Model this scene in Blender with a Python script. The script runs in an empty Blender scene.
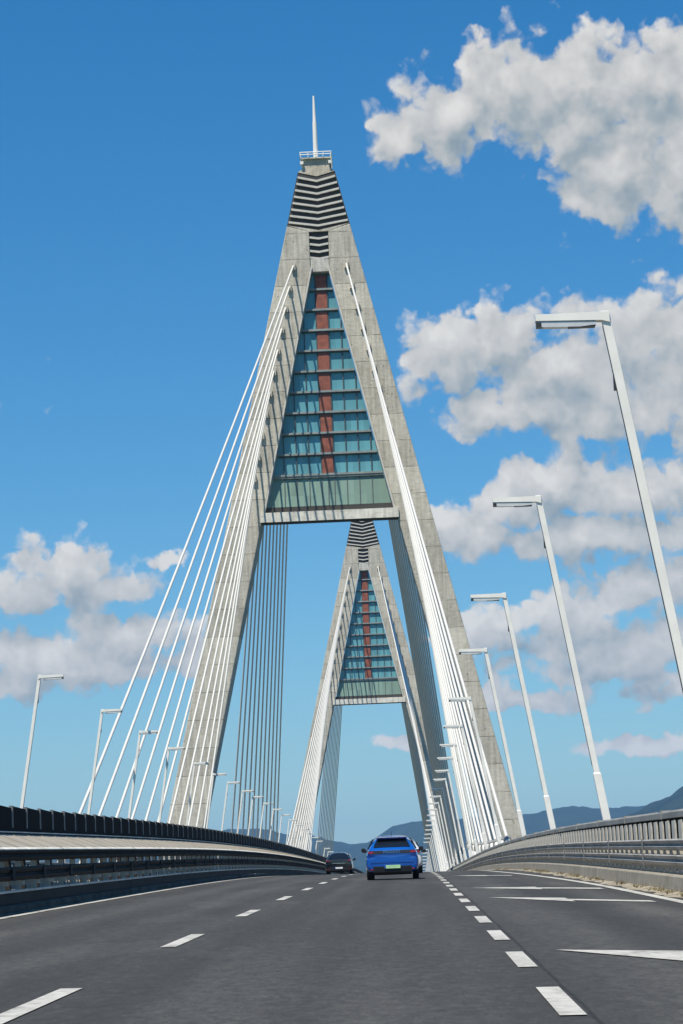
import bpy, bmesh, math, random
from math import radians, sin, cos, tan, pi, floor
from mathutils import Vector, Matrix
random.seed(7)
scene = bpy.context.scene
COL = scene.collection

# ------------------------------------------------------------------ basics
def link(o, parent=None):
    COL.objects.link(o)
    if parent is not None:
        o.parent = parent
    return o

def empty(name, loc=(0, 0, 0), label=None, cat=None, group=None):
    o = bpy.data.objects.new(name, None)
    o.location = loc
    o.empty_display_size = 0.5
    link(o)
    tag(o, label, cat, group)
    return o

def tag(o, label=None, cat=None, group=None, kind=None):
    if label: o['label'] = label
    if cat: o['category'] = cat
    if group: o['group'] = group
    if kind: o['kind'] = kind
    return o

class MB:
    """collects geometry and links it as one mesh object"""
    def __init__(self):
        self.v, self.f, self.mi = [], [], []
    def add(self, vs, fs, m=0):
        o = len(self.v)
        self.v += [tuple(a) for a in vs]
        for f in fs:
            self.f.append(tuple(i + o for i in f)); self.mi.append(m)
        return self
    def box(self, x0, x1, y0, y1, z0, z1, m=0):
        vs = [(x, y, z) for z in (z0, z1) for y in (y0, y1) for x in (x0, x1)]
        return self.add(vs, [(0, 2, 3, 1), (4, 5, 7, 6), (0, 1, 5, 4), (2, 6, 7, 3), (0, 4, 6, 2), (1, 3, 7, 5)], m)
    def prism_y(self, poly, y0, y1, m=0):
        """poly of (x,z) extruded along y"""
        n = len(poly)
        area = sum(poly[i][0] * poly[(i + 1) % n][1] - poly[(i + 1) % n][0] * poly[i][1] for i in range(n))
        if area < 0: poly = poly[::-1]
        vs = [(x, y0, z) for x, z in poly] + [(x, y1, z) for x, z in poly]
        fs = [tuple(range(n)), tuple(reversed(range(n, 2 * n)))]
        fs += [(j, i, i + n, j + n) for i in range(n) for j in [(i + 1) % n]]
        return self.add(vs, fs, m)
    def prism_x(self, poly, x0, x1, m=0):
        n = len(poly)
        area = sum(poly[i][0] * poly[(i + 1) % n][1] - poly[(i + 1) % n][0] * poly[i][1] for i in range(n))
        if area < 0: poly = poly[::-1]
        vs = [(x0, y, z) for y, z in poly] + [(x1, y, z) for y, z in poly]
        fs = [tuple(reversed(range(n))), tuple(range(n, 2 * n))]
        fs += [(i, j, j + n, i + n) for i in range(n) for j in [(i + 1) % n]]
        return self.add(vs, fs, m)
    def tube(self, a, b, r0, r1=None, n=12, m=0, caps=True):
        r1 = r0 if r1 is None else r1
        a, b = Vector(a), Vector(b)
        d = (b - a).normalized()
        u = d.cross(Vector((0, 0, 1)))
        if u.length < 1e-3: u = Vector((1, 0, 0))
        u.normalize(); w = d.cross(u)
        vs = [a + (u * cos(2 * pi * i / n) + w * sin(2 * pi * i / n)) * r0 for i in range(n)]
        vs += [b + (u * cos(2 * pi * i / n) + w * sin(2 * pi * i / n)) * r1 for i in range(n)]
        fs = [(i, (i + 1) % n, n + (i + 1) % n, n + i) for i in range(n)]
        if caps: fs += [tuple(reversed(range(n))), tuple(range(n, 2 * n))]
        return self.add(vs, fs, m)
    def sweep(self, poly, ys, zf, m=0, xf=None):
        """closed (x,h) profile swept along the deck; zf(x,y) gives the road height"""
        n = len(poly)
        vs = []
        for y in ys:
            for x, h in poly:
                xx = x + (xf(y) if xf else 0)
                vs.append((xx, y, zf(poly[0][0], y) + h))
        fs = []
        for k in range(len(ys) - 1):
            for i in range(n):
                j = (i + 1) % n
                fs.append((k * n + i, k * n + j, (k + 1) * n + j, (k + 1) * n + i))
        fs += [tuple(range(n)), tuple(reversed(range((len(ys) - 1) * n, len(ys) * n)))]
        return self.add(vs, fs, m)
    def mesh(self, name, mats, smooth=False):
        me = bpy.data.meshes.new(name)
        me.from_pydata(self.v, [], self.f)
        for mt in (mats if isinstance(mats, (list, tuple)) else [mats]): me.materials.append(mt)
        for p, i in zip(me.polygons, self.mi):
            p.material_index = i
            p.use_smooth = smooth
        bm = bmesh.new(); bm.from_mesh(me)
        bmesh.ops.recalc_face_normals(bm, faces=bm.faces)
        bm.to_mesh(me); bm.free()
        me.update()
        return me
    def build(self, name, mats, parent=None, smooth=False, loc=None):
        o = bpy.data.objects.new(name, self.mesh(name, mats, smooth))
        link(o, parent)
        if loc: o.location = loc
        return o

def children(o): return [c for c in bpy.data.objects if c.parent == o]
def copy_tree(o, parent=None):
    c = o.copy(); COL.objects.link(c); c.parent = parent
    for ch in children(o):
        copy_tree(ch, c)
    return c

# ------------------------------------------------------------------ materials
class NT:
    def __init__(self, tree): self.t = tree; self.n = tree.nodes; self.l = tree.links
    def new(self, typ, **kw):
        nd = self.n.new(typ)
        for k, v in kw.items(): setattr(nd, k, v)
        return nd
    def set(self, sock, v):
        if isinstance(v, bpy.types.NodeSocket): self.l.new(v, sock)
        else: sock.default_value = v
    def math(self, op, a, b=None, c=None, clamp=False):
        nd = self.new('ShaderNodeMath', operation=op, use_clamp=clamp)
        self.set(nd.inputs[0], a)
        if b is not None: self.set(nd.inputs[1], b)
        if c is not None: self.set(nd.inputs[2], c)
        return nd.outputs[0]
    def vmath(self, op, a, b=None, out=0):
        nd = self.new('ShaderNodeVectorMath', operation=op)
        self.set(nd.inputs[0], a)
        if b is not None: self.set(nd.inputs[1], b)
        return nd.outputs[out]
    def noise(self, vec, scale, detail=4, rough=.55, out='Fac', **kw):
        nd = self.new('ShaderNodeTexNoise')
        self.set(nd.inputs['Vector'], vec)
        nd.inputs['Scale'].default_value = scale
        nd.inputs['Detail'].default_value = detail
        nd.inputs['Roughness'].default_value = rough
        for k, v in kw.items(): nd.inputs[k].default_value = v
        return nd.outputs[out]
    def ramp(self, fac, stops):
        nd = self.new('ShaderNodeValToRGB')
        self.set(nd.inputs[0], fac)
        el = nd.color_ramp.elements
        while len(el) < len(stops): el.new(0.5)
        for e, (p, c) in zip(el, stops):
            e.position = p
            e.color = (c, c, c, 1) if isinstance(c, (int, float)) else (c[0], c[1], c[2], 1)
        return nd.outputs[0]
    def mix(self, fac, a, b, blend='MIX'):
        nd = self.new('ShaderNodeMix', data_type='RGBA', blend_type=blend)
        self.set(nd.inputs[0], fac)
        for s, v in ((nd.inputs[6], a), (nd.inputs[7], b)):
            if isinstance(v, bpy.types.NodeSocket): self.l.new(v, s)
            else: s.default_value = (v[0], v[1], v[2], 1)
        return nd.outputs[2]
    def maprange(self, v, a, b, c, d, smooth=False):
        nd = self.new('ShaderNodeMapRange', interpolation_type='SMOOTHSTEP' if smooth else 'LINEAR')
        for i, x in enumerate((v, a, b, c, d)): self.set(nd.inputs[i], x)
        return nd.outputs[0]

def material(name, build):
    m = bpy.data.materials.new(name); m.use_nodes = True
    nt = NT(m.node_tree)
    b = m.node_tree.nodes['Principled BSDF']
    build(nt, b)
    return m

def obj_coord(nt, scale=(1, 1, 1)):
    tc = nt.new('ShaderNodeTexCoord').outputs['Object']
    mp = nt.new('ShaderNodeMapping'); nt.l.new(tc, mp.inputs[0]); mp.inputs['Scale'].default_value = scale
    return mp.outputs[0]

def simple(name, col, rough=.5, metal=0., var=.12, scale=3., bump=0., coat=0., stretch=(1, 1, 1), spec=.5):
    def f(nt, b):
        v = obj_coord(nt, stretch)
        n = nt.noise(v, scale, 5, .6)
        lo = tuple(c * (1 - var) for c in col); hi = tuple(min(1, c * (1 + var)) for c in col)
        nt.l.new(nt.mix(nt.maprange(n, .3, .7, 0, 1), lo, hi), b.inputs['Base Color'])
        b.inputs['Roughness'].default_value = rough
        b.inputs['Metallic'].default_value = metal
        b.inputs['Coat Weight'].default_value = coat
        b.inputs['Specular IOR Level'].default_value = spec
        if bump:
            bp = nt.new('ShaderNodeBump'); bp.inputs['Strength'].default_value = bump; bp.inputs['Distance'].default_value = .02
            nt.l.new(nt.noise(v, scale * 8, 4, .6), bp.inputs['Height']); nt.l.new(bp.outputs[0], b.inputs['Normal'])
    return material(name, f)

def mat_concrete(name, col=(.38, .36, .32), joint=3.6, rough=.85):
    def f(nt, b):
        tc = nt.new('ShaderNodeTexCoord').outputs['Object']
        sp = nt.new('ShaderNodeSeparateXYZ'); nt.l.new(tc, sp.inputs[0])
        z = sp.outputs['Z']
        # panel index + tiny tone change from pour to pour
        idx = nt.math('FLOOR', nt.math('DIVIDE', nt.math('ADD', z, 100.0), joint))
        wn = nt.new('ShaderNodeTexWhiteNoise', noise_dimensions='1D'); nt.l.new(idx, wn.inputs['W'])
        big = nt.noise(obj_coord(nt, (1, 1, .7)), .35, 6, .65)
        fine = nt.noise(obj_coord(nt, (1, 1, 2.2)), 1.5, 8, .72)
        streak = nt.noise(obj_coord(nt, (2.6, 2.6, .16)), 1.0, 5, .65)
        patch = nt.noise(obj_coord(nt, (.6, .6, 1.6)), 1.0, 3, .5)
        t = nt.math('ADD', nt.math('MULTIPLY', big, .45), nt.math('MULTIPLY', fine, .6))
        t = nt.math('ADD', t, nt.math('MULTIPLY', nt.math('SUBTRACT', streak, .5), .75))
        t = nt.math('ADD', t, nt.math('MULTIPLY', wn.outputs[0], .20))
        c1 = tuple(c * .58 for c in col); c2 = tuple(c * 1.30 for c in col)
        base = nt.mix(nt.maprange(t, .38, .84, 0, 1), c1, c2)
        base = nt.mix(nt.maprange(patch, .55, .7, 0, .35), base, (.30, .26, .17))
        # formwork joints
        fr = nt.math('FRACT', nt.math('DIVIDE', nt.math('ADD', z, 100.0), joint))
        jd = nt.math('MULTIPLY', nt.math('ABSOLUTE', nt.math('SUBTRACT', fr, .5)), 2.0)
        jl = nt.maprange(jd, 1 - .05 / joint * 2.4, 1 - .02 / joint * 2, 0, 1)
        brk = nt.maprange(nt.noise(obj_coord(nt, (.8, .8, 1)), 1.1, 2, .5), .35, .6, .35, 1)
        jl = nt.math('MULTIPLY', jl, brk)
        base = nt.mix(nt.math('MULTIPLY', jl, .75), base, (.06, .055, .045))
        # rusty / dark tie spots
        vo = nt.new('ShaderNodeTexVoronoi', feature='F1'); nt.l.new(obj_coord(nt, (.8, .8, .8)), vo.inputs['Vector']); vo.inputs['Scale'].default_value = 1.
        spot = nt.maprange(vo.outputs['Distance'], .05, .14, .55, 0)
        base = nt.mix(spot, base, (.10, .08, .05))
        nt.l.new(base, b.inputs['Base Color'])
        b.inputs['Roughness'].default_value = rough
        bp = nt.new('ShaderNodeBump'); bp.inputs['Strength'].default_value = .5; bp.inputs['Distance'].default_value = .06
        nt.l.new(nt.math('SUBTRACT', fine, nt.math('MULTIPLY', jl, .8)), bp.inputs['Height']); nt.l.new(bp.outputs[0], b.inputs['Normal'])
    return material(name, f)

def mat_asphalt():
    def f(nt, b):
        v = obj_coord(nt)
        fine = nt.noise(v, 34, 3, .8)
        grit = nt.noise(obj_coord(nt, (1, .35, 1)), 9, 4, .75)
        big = nt.noise(obj_coord(nt, (.35, .05, 1)), 1.0, 4, .6)
        lane = nt.noise(obj_coord(nt, (1.1, .006, 1)), 1.0, 2, .5)
        t = nt.math('ADD', nt.math('MULTIPLY', nt.math('SUBTRACT', fine, .2), .85), nt.math('MULTIPLY', grit, .65))
        t = nt.math('ADD', t, nt.math('MULTIPLY', big, .22))
        t = nt.math('ADD', t, nt.math('MULTIPLY', lane, .45))
        sp = nt.new('ShaderNodeSeparateXYZ'); nt.l.new(v, sp.inputs[0]); X = sp.outputs['X']
        lx = nt.math('ABSOLUTE', nt.math('SUBTRACT', nt.math('MODULO', nt.math('ADD', X, 37.4 - 6.04), 3.74), 1.87))
        tr = nt.maprange(nt.math('ABSOLUTE', nt.math('SUBTRACT', lx, .80)), .0, .5, 1, 0, True)
        t = nt.math('ADD', t, nt.math('MULTIPLY', tr, nt.math('MULTIPLY', nt.noise(obj_coord(nt, (.5, .04, 1)), 1.0, 3, .5), .16)))
        oil = nt.maprange(lx, 0, .45, 1, 0, True)
        t = nt.math('SUBTRACT', t, nt.math('MULTIPLY', oil, nt.math('MULTIPLY', nt.noise(obj_coord(nt, (.8, .12, 1)), 1.3, 4, .6), .12)))
        pat = nt.maprange(nt.noise(obj_coord(nt, (.5, .12, 1)), 1.0, 1, .3), .60, .62, 0, .06)
        t = nt.math('ADD', t, pat)
        wob = nt.math('MULTIPLY', nt.noise(obj_coord(nt, (0, .5, 0)), 1.0, 3, .6), .05)
        seam = nt.maprange(nt.math('ABSOLUTE', nt.math('SUBTRACT', nt.math('ADD', X, wob), 9.93)), .008, .022, 1, 0)
        crk = nt.new('ShaderNodeTexVoronoi', feature='DISTANCE_TO_EDGE'); nt.l.new(nt.vmath('ADD', obj_coord(nt, (.16, .05, 1)), nt.vmath('MULTIPLY', nt.noise(v, .9, 4, .6, 'Color'), (.12, .05, 0))), crk.inputs['Vector'])
        crl = nt.math('MULTIPLY', nt.maprange(crk.outputs['Distance'], .0015, .004, .6, 0), nt.maprange(nt.noise(obj_coord(nt, (.3, .1, 1)), 1., 2, .5), .52, .60, 0, 1))
        t = nt.math('SUBTRACT', t, nt.math('MULTIPLY', nt.math('MAXIMUM', seam, crl), .28))
        base = nt.ramp(nt.maprange(t, .55, 1.3, 0, 1), [(0, (.020, .020, .019)), (.5, (.046, .0455, .043)), (1, (.115, .112, .103))])
        nt.l.new(base, b.inputs['Base Color'])
        b.inputs['Roughness'].default_value = .88
        b.inputs['Specular IOR Level'].default_value = .3
        bp = nt.new('ShaderNodeBump'); bp.inputs['Strength'].default_value = .45; bp.inputs['Distance'].default_value = .01
        nt.l.new(fine, bp.inputs['Height']); nt.l.new(bp.outputs[0], b.inputs['Normal'])
    return material('asphalt', f)

def mat_marking():
    def f(nt, b):
        v = obj_coord(nt)
        n = nt.noise(v, 7, 6, .75)
        n2 = nt.noise(obj_coord(nt, (1, .3, 1)), 2.0, 4, .6)
        t = nt.math('ADD', nt.math('MULTIPLY', n, .6), nt.math('MULTIPLY', n2, .4))
        base = nt.ramp(t, [(.36, (.08, .078, .072)), (.44, (.36, .35, .31)), (.54, (.50, .485, .44)), (1, (.60, .585, .53))])
        nt.l.new(base, b.inputs['Base Color']); b.inputs['Roughness'].default_value = .7
    return material('road_paint', f)

def mat_shelf(name='sandy_shoulder'):
    def f(nt, b):
        n = nt.noise(obj_coord(nt, (1, .5, 1)), 2.2, 8, .7)
        base = nt.ramp(n, [(.3, (.10, .085, .06)), (.44, (.22, .19, .14)), (.58, (.35, .31, .235)), (.8, (.20, .18, .15))])
        nt.l.new(base, b.inputs['Base Color']); b.inputs['Roughness'].default_value = .95
    return material(name, f)

def mat_glass(name, col, rough=.12):
    def f(nt, b):
        v = obj_coord(nt)
        sp = nt.new('ShaderNodeSeparateXYZ'); nt.l.new(v, sp.inputs[0])
        cx = nt.math('FLOOR', nt.math('DIVIDE', sp.outputs['X'], 1.66)); cz = nt.math('FLOOR', nt.math('DIVIDE', nt.math('SUBTRACT', sp.outputs['Z'], 83.2), 2.8))
        cb = nt.new('ShaderNodeCombineXYZ'); nt.l.new(cx, cb.inputs[0]); nt.l.new(cz, cb.inputs[1])
        wn = nt.new('ShaderNodeTexWhiteNoise'); nt.l.new(cb.outputs[0], wn.inputs['Vector'])
        n = nt.noise(obj_coord(nt, (1, 1, .5)), .8, 4, .6)
        t = nt.math('ADD', nt.math('MULTIPLY', wn.outputs[0], .5), nt.math('MULTIPLY', n, .5))
        nt.l.new(nt.mix(t, tuple(c * .72 for c in col), tuple(c * 1.28 for c in col)), b.inputs['Base Color'])
        b.inputs['Roughness'].default_value = rough
        b.inputs['Specular IOR Level'].default_value = .6
        b.inputs['IOR'].default_value = 1.5
    return material(name, f)

def mat_forest(name, a, c):
    def f(nt, b):
        n = nt.noise(obj_coord(nt, (1, 1, 1)), .004, 8, .7)
        nt.l.new(nt.mix(nt.maprange(n, .35, .65, 0, 1), a, c), b.inputs['Base Color'])
        b.inputs['Roughness'].default_value = 1.
        b.inputs['Specular IOR Level'].default_value = .1
    return material(name, f)

M = dict(
    concrete=mat_concrete('weathered_concrete', (.51, .472, .395)),
    cap=mat_concrete('cap_concrete', (.56, .50, .40), 9.0),
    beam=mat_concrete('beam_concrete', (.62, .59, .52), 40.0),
    louvre=simple('louvre_metal', (.56, .53, .47), .55, var=.12, scale=1.5),
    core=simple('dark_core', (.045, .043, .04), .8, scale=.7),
    white=simple('white_paint', (.80, .775, .71), .42, var=.07, scale=1.2),
    cable=simple('white_cable_sheath', (.62, .60, .55), .55, var=.05, scale=.8),
    steel=simple('galvanised_steel', (.27, .27, .255), .5, metal=.1, spec=.4, var=.28, scale=2.2, stretch=(1, .3, 1)),
    post=simple('parapet_post_paint', (.52, .49, .42), .6, var=.18, scale=2.5),
    rail=simple('handrail_metal', (.24, .235, .215), .6, metal=.0, spec=.25, var=.25, scale=1.5, stretch=(1, .3, 1)),
    dark_rail=simple('shade_darkened_steel', (.03, .03, .03), .75, metal=.0, spec=.15, var=.3, scale=2, stretch=(1, .3, 1)),  # median rail steel, darkened in colour to carry its shaded side
    panel=simple('black_screen_panel', (.006, .006, .007), .85, var=.3, scale=2, spec=.08),
    panel_frame=simple('screen_frame', (.16, .16, .16), .6, var=.2, scale=3),
    deflector=simple('beige_sheet', (.33, .30, .245), .75, var=.14, scale=1.8, stretch=(1, .5, 1)),
    kerb=mat_concrete('kerb_concrete', (.25, .225, .18), 50., .95),
    dirt=mat_shelf(),
    dark_kerb=simple('shade_toned_concrete', (.10, .092, .078), .9, spec=.1, var=.5, scale=2.5, stretch=(1, .4, 1)),  # median kerb concrete with the barrier's shade put into its colour
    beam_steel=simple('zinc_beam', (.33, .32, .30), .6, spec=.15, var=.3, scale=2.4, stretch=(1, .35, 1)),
    asphalt=mat_asphalt(), paint=mat_marking(),
    glass=mat_glass('blue_glass', (.13, .335, .38)),
    green=mat_glass('green_glass', (.20, .29, .23), .25),
    redp=simple('red_lift_panels', (.25, .075, .045), .6, var=.35, scale=1.2),
    mullion=simple('grey_mullion', (.07, .085, .085), .5, var=.2, scale=1.),
    band=simple('floor_band', (.24, .27, .26), .6, var=.2, scale=1.),
    lamp_dark=simple('lamp_underside', (.03, .03, .03), .4),
    lens=simple('lamp_lens', (.55, .56, .55), .2, spec=.8),
    rubber=simple('tyre_rubber', (.018, .018, .018), .8),
    black=simple('black_plastic', (.012, .012, .014), .45),
    carglass=simple('tinted_car_glass', (.008, .010, .013), .06, spec=.8),
    blue=simple('blue_car_paint', (.005, .115, .50), .22, metal=.3, var=.04, coat=1.),
    darkcar=simple('black_car_paint', (.010, .014, .022), .08, metal=.2, coat=1.),
    whitecar=simple('white_car_paint', (.72, .72, .71), .3, coat=1.),
    tail=simple('red_lamp', (.26, .012, .015), .2, coat=.6),
    chrome=simple('chrome', (.75, .75, .75), .15, metal=1.),
    plate_g=simple('green_number_plate', (.42, .68, .36), .5),
    plate_w=simple('white_number_plate', (.75, .75, .73), .5),
    plate_b=simple('plate_blue_strip', (.02, .08, .4), .5),
    land=mat_forest('ground_green', (.045, .07, .025), (.10, .11, .05)),
    hill_near=mat_forest('forest_hill', (.010, .022, .016), (.026, .042, .028)),
    hill_far=mat_forest('far_forest_hill', (.012, .026, .018), (.03, .05, .03)),
    soffit=mat_concrete('deck_concrete', (.34, .33, .30), 50.),
    water=simple('river_water', (.03, .06, .06), .12, scale=.02),
)

# ------------------------------------------------------------------ the bridge's geometry
CX = 8.81            # camera's distance from the bridge axis
P1Y, SPAN = 322.8, 300.0
def prof(y):
    if y < 0: return .02618 * y
    t = min(1, max(0, (y - 80) / 250.)); adj = 1.1 * t * t * (3 - 2 * t)
    yc = y
    return .02618 * yc - 5.615e-5 * yc * yc / 2 - adj
def road(x, y): return prof(y) - .01216 * (abs(x) - CX)
def frange(a, b, n): return [a + (b - a) * i / n for i in range(n + 1)]
YS = frange(-60, 60, 12)[:-1] + frange(60, 620, 112)[:-1] + frange(620, 1150, 53)

def strip(name, xs_fn, mat, lift, y0=None, y1=None, kind=None, parent=None, step=2.5):
    """thin sheet on the road; xs_fn(y) -> (xa, xb)"""
    n = max(1, int(abs(y1 - y0) / step)); mb = MB(); vs = []
    for y in frange(y0, y1, n):
        a, b = xs_fn(y)
        vs += [(a, y, road(a, y) + lift), (b, y, road(b, y) + lift)]
    mb.add(vs, [(2 * i, 2 * i + 1, 2 * i + 3, 2 * i + 2) for i in range(n)])
    o = mb.build(name, mat, parent)
    if kind: tag(o, kind=kind)
    return o

# deck and carriageways
mb = MB()
n = len(YS); vs = []
prof_pts = [(-18.2, -.02), (-15.0, -.02), (0, -.02), (15.0, -.02), (18.2, -.02), (18.2, -1.0), (13, -3.2), (-13, -3.2), (-18.2, -1.0)]
for y in YS:
    for x, h in prof_pts: vs.append((x, y, road(x, y) + h))
k = len(prof_pts); fs = []
for j in range(n - 1):
    for i in range(k):
        fs.append((j * k + i, j * k + (i + 1) % k, (j + 1) * k + (i + 1) % k, (j + 1) * k + i))
fs += [tuple(range(k)), tuple(reversed(range((n - 1) * k, n * k)))]
tag(mb.add(vs, fs).build('bridge_deck', M['soffit']), kind='structure')

def sheet(name, xa, xb, mat, lift, nx=6):
    mb = MB(); vs = []; ys = YS
    for y in ys:
        for i in range(nx + 1):
            x = xa + (xb - xa) * i / nx
            vs.append((x, y, road(x, y) + lift))
    w = nx + 1
    mb.add(vs, [(j * w + i, j * w + i + 1, (j + 1) * w + i + 1, (j + 1) * w + i) for j in range(len(ys) - 1) for i in range(nx)])
    return tag(mb.build(name, mat, smooth=True), kind='structure')
sheet('road', .95, 13.9, M['asphalt'], 0)
sheet('road', -13.9, -.6, M['asphalt'], 0)
# sandy shoulder by the right kerb, edge wandering
def edge_r(y):
    t = min(1, max(0, (y - 55) / 60.)); return 13.28 - .9 * t * t * (3 - 2 * t)
def sh(y): return (13.52 + .08 * sin(y * .9) + .06 * sin(y * 2.3), 13.9)
strip('shoulder', sh, M['dirt'], .004, 10, 420, 'structure', step=.6)
strip('shoulder', lambda y: (1.15, 1.42 + .03 * sin(y * 1.7)), M['dirt'], .004, 10, 420, 'structure', step=.6)

# painted markings
strip('road_marking', lambda y: (1.58, 1.80), M['paint'], .008, 8, 600, 'structure')
strip('road_marking', lambda y: (edge_r(y) - .10, edge_r(y) + .11), M['paint'], .008, 8, 600, 'structure')
for k in range(-1, 44):
    y = 16.23 + 12 * k
    strip('lane_dash', lambda q: (6.04 - .09, 6.04 + .09), M['paint'], .008, y, y + 4, 'structure')
for k in range(-1, 80):
    y = 15.73 + 6 * k
    strip('lane_dash', lambda q: (9.78 - .085, 9.78 + .085), M['paint'], .008, y, y + 3, 'structure')
def arrow(tx, ty, mx, my, ex, ey, hb, hs):
    pts = [(tx, ty), (mx, my + hb), (mx, my + hs), (ex, ey + hs), (ex, ey - hs), (mx, my - hs), (mx, my - hb)]
    mb = MB(); mb.add([(x, y, road(x, y) + .009) for x, y in pts], [(0, 1, 6), (2, 3, 4, 5)])
    tag(mb.build('lane_arrow', M['paint']), kind='structure')
arrow(10.2, 24.9, 11.66, 22.1, 12.9, 18.6, 1.55, .5)
arrow(10.28, 49.3, 11.66, 45.6, 12.9, 42.8, 1.5, .55)
arrow(10.2, 60.8, 11.74, 58.2, 13.0, 55.6, 1.7, .75)
arrow(10.2, 90, 11.4, 87.2, 12.2, 85, 1.8, .75)

# ------------------------------------------------------------------ median barrier (left of the picture)
YB = [y for y in YS if y > -20]
YB = frange(-20, 120, 70)[:-1] + frange(120, 620, 100)[:-1] + frange(620, 900, 20)
med = empty('median_barrier', (0, 0, 0), 'dark double guardrail with beige sheet and black screen panels, left of the road', 'barrier')
zf = lambda x, y: road(x, y)
def wbeam(x, z0, z1, side):
    """corrugated beam, side = direction it bulges to"""
    h = z1 - z0; d = .10 * side
    out = [(x, z0), (x + d * .45, z0 + .05 * h), (x + d * .95, z0 + .26 * h), (x + d, z0 + .34 * h), (x + d * .25, z0 + .42 * h), (x + d * .2, z0 + .54 * h), (x + d * .6, z0 + .62 * h), (x + d * 1.02, z0 + .88 * h), (x + d * .9, z0 + .95 * h), (x, z1)]
    inn = [(a - .02 * side, b) for a, b in reversed(out)]
    return out + inn
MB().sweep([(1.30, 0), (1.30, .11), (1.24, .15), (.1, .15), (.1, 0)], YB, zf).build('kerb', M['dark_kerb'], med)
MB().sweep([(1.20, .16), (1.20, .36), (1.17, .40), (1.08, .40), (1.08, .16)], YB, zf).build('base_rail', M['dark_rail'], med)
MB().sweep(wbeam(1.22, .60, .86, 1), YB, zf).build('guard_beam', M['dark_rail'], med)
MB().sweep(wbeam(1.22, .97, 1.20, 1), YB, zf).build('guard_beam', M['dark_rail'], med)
MB().sweep([(1.27, 1.185), (1.27, 1.225), (.34, 1.56), (.34, 1.52)], YB, zf).build('deflector_sheet', M['deflector'], med)
# seam ribs on the sheet
mb = MB()
for i in range(150):
    y = 30 + 2 * i
    vs = []
    for dx, dz in ((0, 0), (-.88, .317)):
        for s in (-.025, .025):
            for t in (.0, .018):
                vs.append((1.26 + dx, y + s + (dx * -.3), road(1.2, y) + 1.230 + dz + t))
    mb.add(vs, [(0, 1, 3, 2), (4, 6, 7, 5), (0, 2, 6, 4), (1, 5, 7, 3), (0, 4, 5, 1), (2, 3, 7, 6)])
mb.build('sheet_seam', M['deflector'], med)
tag(children(med)[-1], kind='stuff')
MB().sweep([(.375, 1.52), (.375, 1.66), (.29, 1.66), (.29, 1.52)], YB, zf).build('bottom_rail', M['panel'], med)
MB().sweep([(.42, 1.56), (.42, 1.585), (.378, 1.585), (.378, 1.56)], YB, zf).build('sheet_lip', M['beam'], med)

def repeat(name, parent, mat, fn, first, step, count, near=98):
    """first `near` pieces as parts sharing one mesh each, the rest one stuff part"""
    proto = None
    for i in range(min(near, count)):
        y = first + i * step
        if proto is None:
            mb = MB(); fn(mb, 0, 0); proto = mb.build(name, mat, parent); o = proto
        else:
            o = proto.copy(); COL.objects.link(o); o.parent = parent
        o.location = (0, y, prof(y)); 
    if count > near:
        mb = MB()
        for i in range(near, count):
            y = first + i * step; fn(mb, y, prof(y))
        tag(mb.build(name, mat, parent), kind='stuff')
CF = lambda x: -.01216 * (abs(x) - CX)
def med_post(mb, y, z):
    z += CF(1.1)
    mb.box(1.04, 1.14, y - .05, y + .05, z + .16, z + 1.18)
    mb.box(.93, 1.22, y - .035, y + .035, z + .50, z + .585)
    mb.box(1.14, 1.205, y - .06, y + .06, z + .68, z + .78)
repeat('post', med, M['post'], med_post, 1.0, 2.0, 340)
MB().sweep([(1.21, .37), (1.245, .375), (1.25, .415), (1.21, .42)], YB, zf).build('painted_sun_strip', M['beam'], med)  # pale strip whose colour stands in for a sunlit line
MB().sweep([(1.265, 1.232), (1.335, 1.195), (1.335, 1.175), (1.265, 1.205)], YB, zf).build('sheet_edge', M['beam'], med)
def msleeve(mb, y, z):
    z += CF(1.3); mb.box(1.315, 1.335, y - .16, y + .16, z + .60, z + .85)
repeat('joint_sleeve', med, M['dark_rail'], msleeve, 3.0, 4.0, 90)
def med_inner(mb, y, z):
    z += CF(.5); mb.box(.34, .46, y - .06, y + .06, z + .16, z + 1.5)
repeat('inner_post', med, M['dark_rail'], med_inner, 2.0, 2.0, 200)
def panel(mb, y, z):
    z += CF(.34)
    mb.box(.325, .355, y + .075, y + 1.925, z + 1.65, z + 2.13)
repeat('screen_panel', med, M['panel'], panel, 1.0, 2.0, 340)
def pframe(mb, y, z):
    z += CF(.34)
    mb.box(.30, .375, y - .05, y + .05, z + 1.665, z + 2.135)
repeat('screen_post', med, M['panel_frame'], pframe, 1.0, 2.0, 340)

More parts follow.
